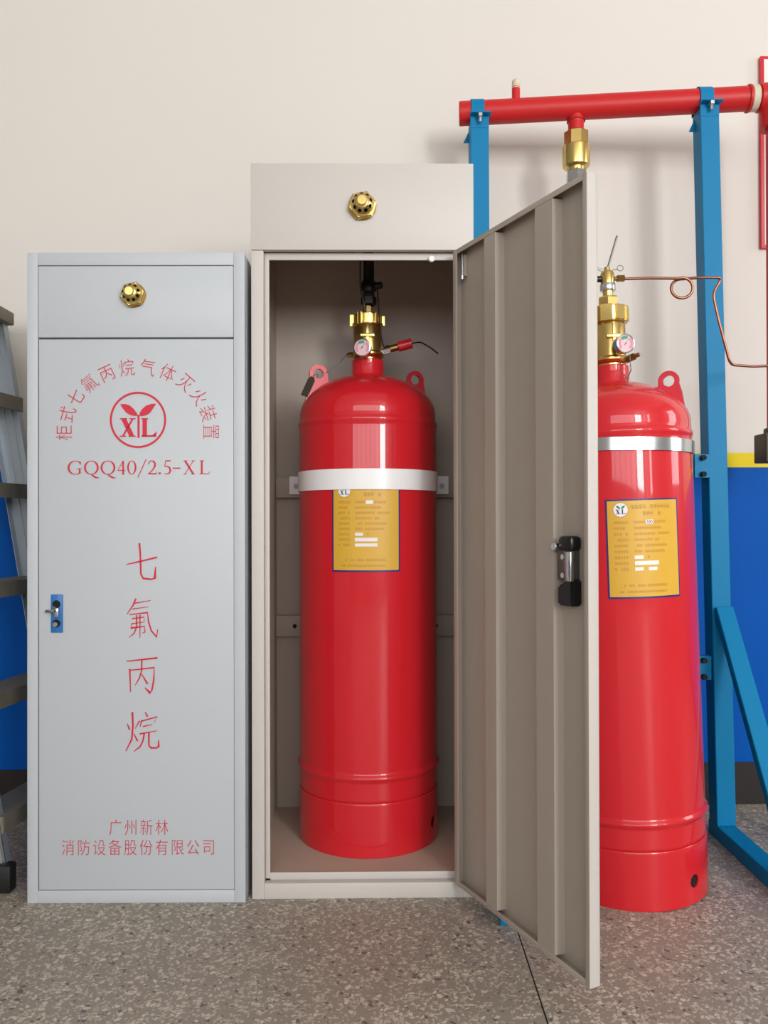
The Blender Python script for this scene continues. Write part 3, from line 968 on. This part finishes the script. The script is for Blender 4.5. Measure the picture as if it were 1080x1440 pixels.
    title.build('title_print', 'print_dark', lb, on(0.0016))
    body = Print()
    spans = [(0.022, 0.062), (0.018, 0.044), (0.034, 0.070), (0.010, 0.040), (0.034, 0.060), (0.030, 0.056), (0.0, 0.012), (0, 0), (0, 0)]
    for i in range(9):
        v = v1 - 0.0605 - 0.0152 * i
        fine_line(body, uc - 0.080, uc - 0.042, v, 0.0065)
        a, b = spans[i]
        if b:
            fine_line(body, uc - 0.030 + (0.026 if i == 6 else 0), uc + b, v, 0.0062)
    fine_line(body, uc - 0.060, uc + 0.060, v0 + 0.034, 0.0062)
    fine_line(body, uc - 0.070, uc + 0.060, v0 + 0.018, 0.0055)
    tag(body.build('data_print', 'print', lb, on(0.0016)), kind='stuff')
    patches = [(0.000, 0.021, 0, 0.0105), (-0.031, -0.008, 6, 0.009), (-0.031, 0.033, 7, 0.0105)]
    patches += [(-0.031, 0.033, 8, 0.009)] if not pilot else [(-0.031, -0.009, 8, 0.009), (0.004, 0.028, 8, 0.009)]
    for a, b, i, hh in patches:
        v = v1 - 0.0605 - 0.0152 * i
        P_ = Print(); P_.rect(uc + a, v - hh / 2, uc + b, v + hh / 2, 6); P_.build('white_patch', 'paper', lb, on(0.0019))
    if pilot:
        P_ = Print()
        v = v1 - 0.0605
        P_.stroke([(uc + 0.0035, v - 0.0045), (uc + 0.0055, v + 0.0045)], 0.0013)
        P_.ellipse(uc + 0.0100, v, 0.0022, 0.0036, 0.0014, 0.001, n=12)
        P_.ellipse(uc + 0.0160, v, 0.0022, 0.0036, 0.0014, 0.001, n=12)
        P_.build('handwritten_figure', 'logo_navy', lb, on(0.0022))
    return t

YL, XL_ = 2.531, -0.0495
gas_cylinder('red gas cylinder standing inside the open cabinet behind a white strap', (XL_, YL, 0.058), 0.0, -70, -9, 1.0, False, -0.002)
YR, XR = 2.331, 0.693
gas_cylinder('red gas cylinder on the floor outside the cabinet with copper tube and metal strap', (XR, YR, 0.0), R(-1.8), 60, 11, 1.19, True, 0.016)

# ------------------------------------------------------------------ straps
def strap(label, m, cx, cy, r, z0, z1, back, flange, lean_x=0.0):
    t = thing('cylinder_strap', label, 'strap', (cx, cy, z0))
    th = 0.002
    path = [(-r - flange, back), (-r, back)]
    path += [(r * math.sin(R(-90 + 180 * i / 40)), -r * math.cos(R(-90 + 180 * i / 40))) for i in range(41)]
    path += [(r, back), (r + flange, back)]
    bm = BM()
    lo, hi = [], []
    n = len(path)
    for i, p in enumerate(path):
        a, b = Vector(path[max(i - 1, 0)]), Vector(path[min(i + 1, n - 1)])
        d = (b - a).normalized()
        nn = Vector((d.y, -d.x)) * th
        q = Vector(p)
        lo.append([bm.verts.new((q.x, q.y, zz)) for zz in (0, z1 - z0)])
        hi.append([bm.verts.new((q.x + nn.x, q.y + nn.y, zz)) for zz in (0, z1 - z0)])
    for i in range(n - 1):
        bm.faces.new((lo[i][0], lo[i + 1][0], lo[i + 1][1], lo[i][1]))
        bm.faces.new((hi[i][0], hi[i][1], hi[i + 1][1], hi[i + 1][0]))
        bm.faces.new((lo[i][1], lo[i + 1][1], hi[i + 1][1], hi[i][1]))
        bm.faces.new((lo[i][0], hi[i][0], hi[i + 1][0], lo[i + 1][0]))
    bm.faces.new((lo[0][0], lo[0][1], hi[0][1], hi[0][0]))
    bm.faces.new((lo[-1][0], hi[-1][0], hi[-1][1], lo[-1][1]))
    obj('band', bm, m, t)
    for s in (-1, 1):
        x = s * (r + flange * 0.55)
        bm = BM()
        rod(bm, (x, back - 0.002, (z1 - z0) * 0.45), (x, back - 0.009, (z1 - z0) * 0.45), 0.0085, 6)
        obj('bolt', bm, 'steel', t, smooth=0)
    return t
strap('white steel strap around the cylinder inside the cabinet', 'white', XL_, YL, RC + 0.0025, 1.105, 1.164, 0.180, 0.050)
strap('bright metal strap around the cylinder outside the cabinet', 'zinc', XR - 1.215 * math.tan(R(1.8)), YR, RC + 0.004, 1.197, 1.231, 0.250, 0.040)

# black outlet hose inside the open cabinet
t = thing('discharge_hose', 'black hose and fittings above the brass valve inside the cabinet', 'hose', (XL_ + 0.004, YL, 1.682))
obj('hose_nut', lathe(BM(), [(0.018, 0.0), (0.024, 0.004), (0.024, 0.026), (0.018, 0.030)], 6), 'black', t, smooth=0)
obj('swivel_body', lathe(BM(), [(0.015, 0.028), (0.019, 0.034), (0.017, 0.040), (0.022, 0.046), (0.024, 0.052), (0.024, 0.070), (0.020, 0.076), (0.017, 0.080)], 28), 'black', t)
hz = [Vector((0, 0, 0.076)), Vector((0, 0, 0.150)), Vector((-0.004, -0.14, 0.180)), Vector((-0.004, -0.296, 0.180))]
bm = BM(); tube(bm, fillet(hz, 0.09, 10), 0.0165, 20); obj('hose', bm, 'rubber', t)
bm = BM(); rod(bm, hz[-1] + Vector((0, 0.03, 0)), hz[-1] + Vector((0, -0.006, 0)), 0.022, 6); obj('nozzle_union', bm, 'brass_dark', t, smooth=0)
bm = BM(); rod(bm, (0.010, -0.004, 0.058), (0.042, -0.012, 0.062), 0.0105, 16, 0.002); obj('side_branch', bm, 'black', t)
bm = BM(); tube(bm, fillet([(-0.026, -0.012, 0.140), (-0.026, -0.014, 0.050), (-0.016, -0.02, 0.010), (-0.010, -0.016, -0.022)], 0.02), 0.0022, 8); obj('loose_wire', bm, 'steel', t)
bm = BM(); tube(bm, fillet([(0.026, -0.008, 0.058), (0.030, -0.012, 0.0), (0.034, -0.02, -0.08), (0.050, -0.020, -0.150)], 0.03), 0.0022, 8); obj('actuator_lead', bm, 'rubber', t)

# hang tag on the left lug
t = thing('hang_tag', 'small olive metal tag hanging from the left lifting lug', 'tag', (XL_ - 0.155, YL - 0.066, 1.455))
bm = BM()
prism(bm, [(-0.014, -0.070), (0.014, -0.070), (0.014, -0.016), (0.006, -0.006), (-0.006, -0.006), (-0.014, -0.016)], 0.002, Matrix.Translation((-0.006, -0.006, 0)) @ Matrix.Rotation(R(24), 4, 'Y') @ Matrix.Rotation(R(-35), 4, 'Z') @ Matrix.Rotation(R(90), 4, 'X'))
obj('tag_plate', bm, 'tag', t)
bm = BM(); tube(bm, fillet([(-0.006, -0.006, -0.004), (0.0, -0.010, 0.004), (0.006, 0.002, 0.002), (0.004, 0.014, -0.004)], 0.006), 0.0009, 6); obj('tie_wire', bm, 'steel', t)

# ------------------------------------------------------------------ blue rack
def bar(bm, p0, p1, w, d, up=Vector((0, 1, 0)), bev=0.002):
    """rectangular bar from p0 to p1; w along x, d along the other cross direction"""
    p0, p1 = Vector(p0), Vector(p1)
    z = (p1 - p0).normalized()
    x = Vector((1, 0, 0))
    x = (x - z * x.dot(z)).normalized()
    y = z.cross(x)
    M4 = Matrix(((x.x, y.x, z.x, p0.x), (x.y, y.y, z.y, p0.y), (x.z, y.z, z.z, p0.z), (0, 0, 0, 1)))
    return box(bm, -w / 2, w / 2, -d / 2, d / 2, 0, (p1 - p0).length, bev, 1, M4)

rack = thing('pipe_rack', 'blue steel rack carrying the red pipe beside the wall', 'rack', (0.68, 2.64, 0))
rack_o = Vector((0.68, 2.64, 0))
def RK(p):
    return Vector(p) - rack_o
PIPE_L, PIPE_R = Vector((0.252, 2.700, 2.3630)), Vector((1.255, 2.625, 2.376))
def pipe_at(x):
    return PIPE_L.lerp(PIPE_R, (x - PIPE_L.x) / (PIPE_R.x - PIPE_L.x))
PR = 0.038
posts = [(0.318, 0.314), (1.084, 1.040)]       # x of the post axis at the floor and at the pipe
pw, pd = 0.060, 0.066
for xb, xt in posts:
    pt = pipe_at(xt)
    yb = pt.y - 0.012
    zt = pt.z - PR - 0.004
    bm = BM(); bar(bm, RK((xb, yb, 0.045)), RK((xt, yb, zt)), pw, pd)
    po = obj('post', bm, 'blue_steel', rack)
    # front cheek that rises to mid-pipe, with the saddle strap bolted to it
    yf = yb - pd / 2
    zc = pt.z - 0.033
    bm = BM(); box(bm, xt - pw / 2, xt + pw / 2, yf - 0.001, yf + 0.004, zt - 0.03, zc, 0.001, 1, Matrix.Translation(-rack_o)); obj('cheek_plate', bm, 'blue_steel', rack)
    bm = BM(); box(bm, xt - pw / 2 - 0.002, xt + pw / 2 + 0.006, yf - 0.026, yf + 0.012, zc, zc + 0.004, 0.001, 1, Matrix.Translation(-rack_o)); obj('clamp_flange', bm, 'blue_steel', rack)
    bm = BM()
    rr = PR + 0.0035
    ring = [(rr * math.cos(R(180 - 9 * i)), rr * math.sin(R(180 - 9 * i))) for i in range(21)]
    inn = [((rr - 0.003) * math.cos(R(9 * i)), (rr - 0.003) * math.sin(R(9 * i))) for i in range(21)]
    poly = [(-rr, zc + 0.004 - pt.z)] + ring + [(rr, -0.035), (rr - 0.003, -0.035)] + inn + [(-rr + 0.003, zc + 0.004 - pt.z)]
    prism(bm, poly, 0.042, Matrix.Translation(RK((xt - 0.0255, pt.y, pt.z))) @ Matrix(((0, 0, 1, 0), (1, 0, 0, 0), (0, 1, 0, 0), (0, 0, 0, 1))))
    obj('saddle_strap', bm, 'blue_steel', rack)
    bm = BM()
    rod(bm, RK((xt, yf - 0.015, zc)), RK((xt, yf - 0.015, zc - 0.010)), 0.011, 6)
    rod(bm, RK((xt, yf - 0.015, zc - 0.008)), RK((xt, yf - 0.015, zc - 0.026)), 0.0055, 12)
    obj('clamp_bolt', bm, 'chrome', rack, smooth=0)
    # small gusset at the back of the post head
    bm = BM(); prism(bm, [(0, 0), (0.024, 0.0), (0.024, 0.05)], 0.004, Matrix.Translation(RK((xt - pw / 2 - 0.018, yb + 0.02, zt - 0.055))) @ Matrix.Rotation(R(90), 4, 'X')); obj('gusset', bm, 'blue_steel', rack, smooth=0)
    # foot and brace
    bm = BM(); box(bm, xb - 0.030, xb + 0.030, 2.05, yb + 0.04, 0.0, 0.045, 0.002, 1, Matrix.Translation(-rack_o)); obj('foot', bm, 'blue_steel', rack)
    bm = BM(); bar(bm, RK((xb + 0.002, 2.13, 0.040)), RK((xb - 0.010, yb - pd / 2 - 0.004, 0.735)), 0.054, 0.030); obj('brace', bm, 'blue_steel', rack)
for z in (1.185, 0.545):
    x0 = posts[0][0] + 0.03; x1 = posts[1][0] - 0.045 - 0.008
    bm = BM(); box(bm, x0, x1, 2.618, 2.655, z - 0.030, z + 0.030, 0.002, 1, Matrix.Translation(-rack_o)); cb_ = obj('cross_rail', bm, 'blue_steel', rack)
    bm = BM(); box(bm, x1 - 0.046, x1 + 0.004, 2.590, 2.617, z - 0.035, z + 0.040, 0.001, 1, Matrix.Translation(-rack_o)); obj('rail_bracket', bm, 'blue_steel', cb_)
    for dz in (0.028, -0.024):
        bm = BM(); rod(bm, RK((x1 - 0.022, 2.590, z + dz)), RK((x1 - 0.022, 2.574, z + dz)), 0.009, 6); obj('bracket_bolt', bm, 'dark', cb_, smooth=0)

# ------------------------------------------------------------------ red manifold pipe
mo = PIPE_L
mf = thing('manifold_pipe', 'red header pipe clamped on top of the blue rack', 'pipe', PIPE_L)
def MF(p):
    return Vector(p) - mo
axis = (PIPE_R - PIPE_L).normalized()
bm = BM()
rod(bm, MF(PIPE_L), MF(PIPE_R + axis * -0.02), PR, 40, 0.002)
obj('header', bm, 'red_pipe', mf)
p = pipe_at(0.438)
bm = BM(); rod(bm, MF(p + Vector((0, 0, 0.030))), MF(p + Vector((0, 0, 0.078))), 0.0135, 24, 0.001); obj('nipple', bm, 'red_pipe', mf)
bm = BM()
prof = [(0.0125, 0.070)]
for i in range(6):
    prof += [(0.0142 - 0.0002 * i, 0.074 + 0.0045 * i), (0.0128, 0.0762 + 0.0045 * i)]
prof += [(0.0095, 0.102), (0.009, 0.090), (0, 0.090)]
obj('taped_thread', lathe(bm, prof, 24, Matrix.Translation(MF(p))), 'tape', mf)
tx = 0.6320
p = pipe_at(tx)
tz = 0.010
bm = BM(); rod(bm, MF(p + Vector((0, 0, -0.025))), MF(p + Vector((0, 0, -0.098))), 0.0255, 32); obj('tee_branch', bm, 'red_pipe', mf)
bm = BM(); lathe(bm, [(0.030, -0.046), (0.0285, -0.041), (0.0265, -0.046), (0.0255, -0.052)], 32, Matrix.Translation(MF(p))); obj('weld_collar', bm, 'red_pipe', mf)
T4 = Matrix.Translation(MF(p) + Vector((0, 0, tz)))
cv = obj('check_valve', lathe(BM(), [(0, -0.140), (0.039, -0.140), (0.0415, -0.137), (0.0415, -0.096), (0.039, -0.093), (0, -0.093)], 8, T4, R(10)), 'brass', mf, smooth=0, label='brass check valve coupling')
obj('check_valve_sleeve', lathe(BM(), [(0.038, -0.138), (0.0430, -0.1395), (0.0440, -0.142), (0.0440, -0.196), (0.0425, -0.204), (0.037, -0.209), (0.030, -0.210), (0.029, -0.222), (0, -0.222)], 40, T4), 'brass', cv, smooth=18)
# elbow and drop pipe at the right-hand end
pe = PIPE_R
el = [pe + axis * -0.03, pe + Vector((0.012, 0, 0)), pe + Vector((0.028, 0, -0.006)), pe + Vector((0.038, 0, -0.022)), pe + Vector((0.040, 0, -0.050)), pe + Vector((0.038, -0.0, -0.09))]
xd = pe.x + 0.003
bm = BM(); tube(bm, fillet([MF(pe - axis * 0.045), MF(Vector((xd, pe.y, pe.z))), MF(Vector((xd, pe.y, pe.z - 0.10)))], 0.05, 8), 0.0445, 28); obj('elbow', bm, 'red_pipe', mf)
bm = BM(); rod(bm, MF(pe - axis * 0.072), MF(pe - axis * 0.048), 0.0405, 28, 0.003); obj('taped_joint', bm, 'tape', mf)
bm = BM(); rod(bm, MF(pe - axis * 0.082), MF(pe - axis * 0.072), 0.043, 28, 0.002); obj('joint_collar', bm, 'red_pipe', mf)
bm = BM(); rod(bm, MF((xd + 0.012, pe.y, pe.z - 0.09)), MF((xd + 0.012, pe.y, 1.31)), 0.036, 32); obj('drop_pipe', bm, 'red_pipe', mf)
# dark valve under the drop pipe
gv = thing('gate_valve', 'dark brown cast valve at the foot of the red drop pipe', 'valve', (xd + 0.012, pe.y, 1.20))
bx('valve_casting', 'valve_dark', gv, -0.062, 0.060, -0.045, 0.045, 0.0, 0.092, 0.004)
obj('bonnet', lathe(BM(), [(0, 0.09), (0.046, 0.09), (0.046, 0.108), (0.040, 0.112), (0, 0.112)], 28), 'valve_dark', gv)
bm = BM(); lathe(bm, [(0.022, -0.02), (0.022, 0.0), (0.0, 0.0)], 20); rod(bm, (0.012, 0, -1.20), (0.012, 0, 0.0), 0.021, 20); obj('stand_pipe', bm, 'blue_steel', gv)

# flexible steel hose from the check valve down to the floor-standing cylinder
hp = pipe_at(tx) + Vector((0, 0, -0.254))
t = thing('flexible_hose', 'steel swivel nut and flexible hose under the brass check valve, mostly behind the door', 'hose', hp)
obj('swivel_nut', lathe(BM(), [(0.030, 0.046), (0.034, 0.042), (0.034, 0.009), (0.030, 0.005), (0, 0.005)], 6, None, R(24)), 'chrome', t, smooth=0)
end = Vector((XR - 0.048 - 0.036, YR + 0.02, 1.52))
path = fillet([Vector(), Vector((0.0, 0, -0.14)), Vector((-0.03, -0.12, -0.30)), end - hp + Vector((-0.055, 0.02, -0.02)), end - hp], 0.12, 12)
bm = BM(); tube(bm, path, [0.0175 + (0.0015 if i % 2 else 0) for i in range(len(path))], 16); obj('braided_hose', bm, 'steel', t)
bm = BM(); rod(bm, path[-1] + Vector((-0.012, 0, 0)), path[-1] + Vector((0.034, -0.004, 0)), 0.024, 6); obj('hose_union', bm, 'brass', t, smooth=0)

# ------------------------------------------------------------------ copper pilot tube
zf_nut = 0
st = W(878, 392.5, 2.33)
pts = [st, W(915, 391.5, 2.345), W(948, 392, 2.36)]
lc = W(961, 405.5, 2.365)
pts2 = []
for i in range(0, 29):
    a = R(112 - 360 * i / 28 - 18 * i / 28)
    pts2.append(lc + Vector((0.0300 * math.cos(a), 0.014 * i / 28 - 0.004, 0.0285 * math.sin(a))))
tail = [W(985, 391, 2.40), W(1017.5, 391, 2.44), W(1003.5, 413, 2.44), W(1012, 452, 2.44), W(1028, 514, 2.45), W(1060, 516.5, 2.50), W(1083, 515.5, 2.54)]
tailf = fillet([pts2[-1]] + tail, 0.022, 6)
t = thing('copper_tube', 'thin copper pilot tube with one coil running across the blue post', 'tube', st)
bm = BM(); tube(bm, [q - st for q in pts[:2] + pts2 + tailf[1:]], 0.0042, 12); obj('tubing', bm, 'copper', t)
q = tail[-1]
bm = BM(); rod(bm, q - st - Vector((0.002, 0.002, 0)), q - st + Vector((0.025, 0.040, 0)), 0.009, 6); obj('end_nut', bm, 'brass_dark', t, smooth=0)

# ------------------------------------------------------------------ framed notice on the wall
yw = 2.90 + 1.55 * math.tan(R(1.6))
nb = thing('wall_notice', 'white notice in a red frame on the wall at the right edge', 'notice', (1.353, 2.90 + 1.353 * math.tan(R(1.6)) - 0.002, 1.99), R(1.6))
bx('board', 'poster_red', nb, 0, 0.50, -0.014, 0, 0, 0.69, 0.002)
bx('sheet', 'paper', nb, 0.012, 0.488, -0.0155, -0.0138, 0.012, 0.678, 0.0004)
P_ = Print()
for i in range(7):
    P_.rect(0.028 + 0.02 * i, 0.652, 0.028 + 0.02 * i + 0.012, 0.655)
    P_.rect(0.034 + 0.02 * i, 0.648, 0.0355 + 0.02 * i, 0.659)
P_.build('small_print', 'print_dark', nb, lambda x, y: (x, -0.0158, y))

# ------------------------------------------------------------------ step ladder at the left edge
def ladder():
    t = thing('step_ladder', 'aluminium step ladder half hidden behind the shorter cabinet', 'ladder', (-1.25, 2.5, 0))
    o = Vector((-1.25, 2.5, 0))
    top_z = 1.68
    sl = 0.167
    def rail_x(z, near):
        return (-1.030 if near else -0.972) - sl * z
    for near, y in ((True, 2.255), (False, 2.715)):
        s = 1 if near else -1
        bm = BM()
        # channel rail: web plus two flanges turned towards the treads
        a = Vector((rail_x(0.03, near), y, 0.03)); b = Vector((rail_x(top_z, near), y, top_z))
        d = (b - a).normalized()
        side = Vector((-d.z, 0, d.x))            # across the rail, pointing up-left
        if side.x > 0:
            side = -side
        def strip(off, wid, yy, th):
            q0, q1 = a + side * off, b + side * off
            e = side * wid
            v = [bm.verts.new(p_ - o) for p_ in (q0, q0 + e, q1 + e, q1, q0 + Vector((0, th, 0)), q0 + e + Vector((0, th, 0)), q1 + e + Vector((0, th, 0)), q1 + Vector((0, th, 0)))]
            for f in ((0, 1, 2, 3), (7, 6, 5, 4), (0, 4, 5, 1), (1, 5, 6, 2), (2, 6, 7, 3), (3, 7, 4, 0)):
                bm.faces.new([v[i] for i in f])
        strip(0, 0.088, 0, 0.002 * s)
        strip(0, 0.002, 0, 0.030 * s)
        strip(0.086, 0.002, 0, 0.030 * s)
        strip(0.030, 0.004, 0, 0.006 * s)
        strip(0.055, 0.004, 0, 0.006 * s)
        ra = obj('rail', bm, 'alu', t, smooth=0)
        for off in (0.0, 0.080):
            bm = BM()
            strip(off, 0.008, 0, -0.003 * s)
            obj('rail_edge', bm, 'zinc', ra, smooth=0)
        bx('rubber_foot', 'rubber', t, rail_x(0.02, near) - 0.095 + 1.25, rail_x(0.02, near) + 0.012 + 1.25, y - 0.022 - 2.5, y + 0.022 - 2.5, 0.0, 0.075, 0.006)
    for z in (1.405, 1.115, 0.815, 0.505, 0.180):
        xr = rail_x(z, False)
        xn = rail_x(z, True)
        bm = BM()
        poly = [(xn + 0.008, 2.255), (xn - 0.100, 2.255), (xr - 0.100, 2.713), (xr + 0.008, 2.713)]
        prism(bm, [(x - o.x, y - o.y) for x, y in poly], 0.022, Matrix.Translation((0, 0, z)))
        tr = obj('tread', bm, 'tread', t, smooth=0)
        bm = BM()
        poly = [(xn + 0.010, 2.257), (xn + 0.002, 2.257), (xr + 0.002, 2.711), (xr + 0.010, 2.711)]
        prism(bm, [(x - o.x, y - o.y) for x, y in poly], 0.045, Matrix.Translation((0, 0, z - 0.024)))
        obj('tread_nosing', bm, 'tread', tr, smooth=0)
    bx('top_cap', 'tread', t, rail_x(1.71, False) - 0.15 + 1.25, rail_x(1.71, False) + 0.022 + 1.25, -0.27, 0.235, 1.672, 1.715, 0.005)
    for y in (2.285, 2.690):
        bm = BM(); bar(bm, Vector((-1.42, y, 1.69)) - o, Vector((-1.90, y, 0.0)) - o, 0.045, 0.022); obj('rear_leg', bm, 'alu', t)
    for z in (0.35, 1.0):
        x = -1.42 - 0.48 * (1.69 - z) / 1.69
        bm = BM(); rod(bm, Vector((x, 2.285, z)) - o, Vector((x, 2.690, z)) - o, 0.010, 10); obj('rear_spreader', bm, 'alu', t)
ladder()
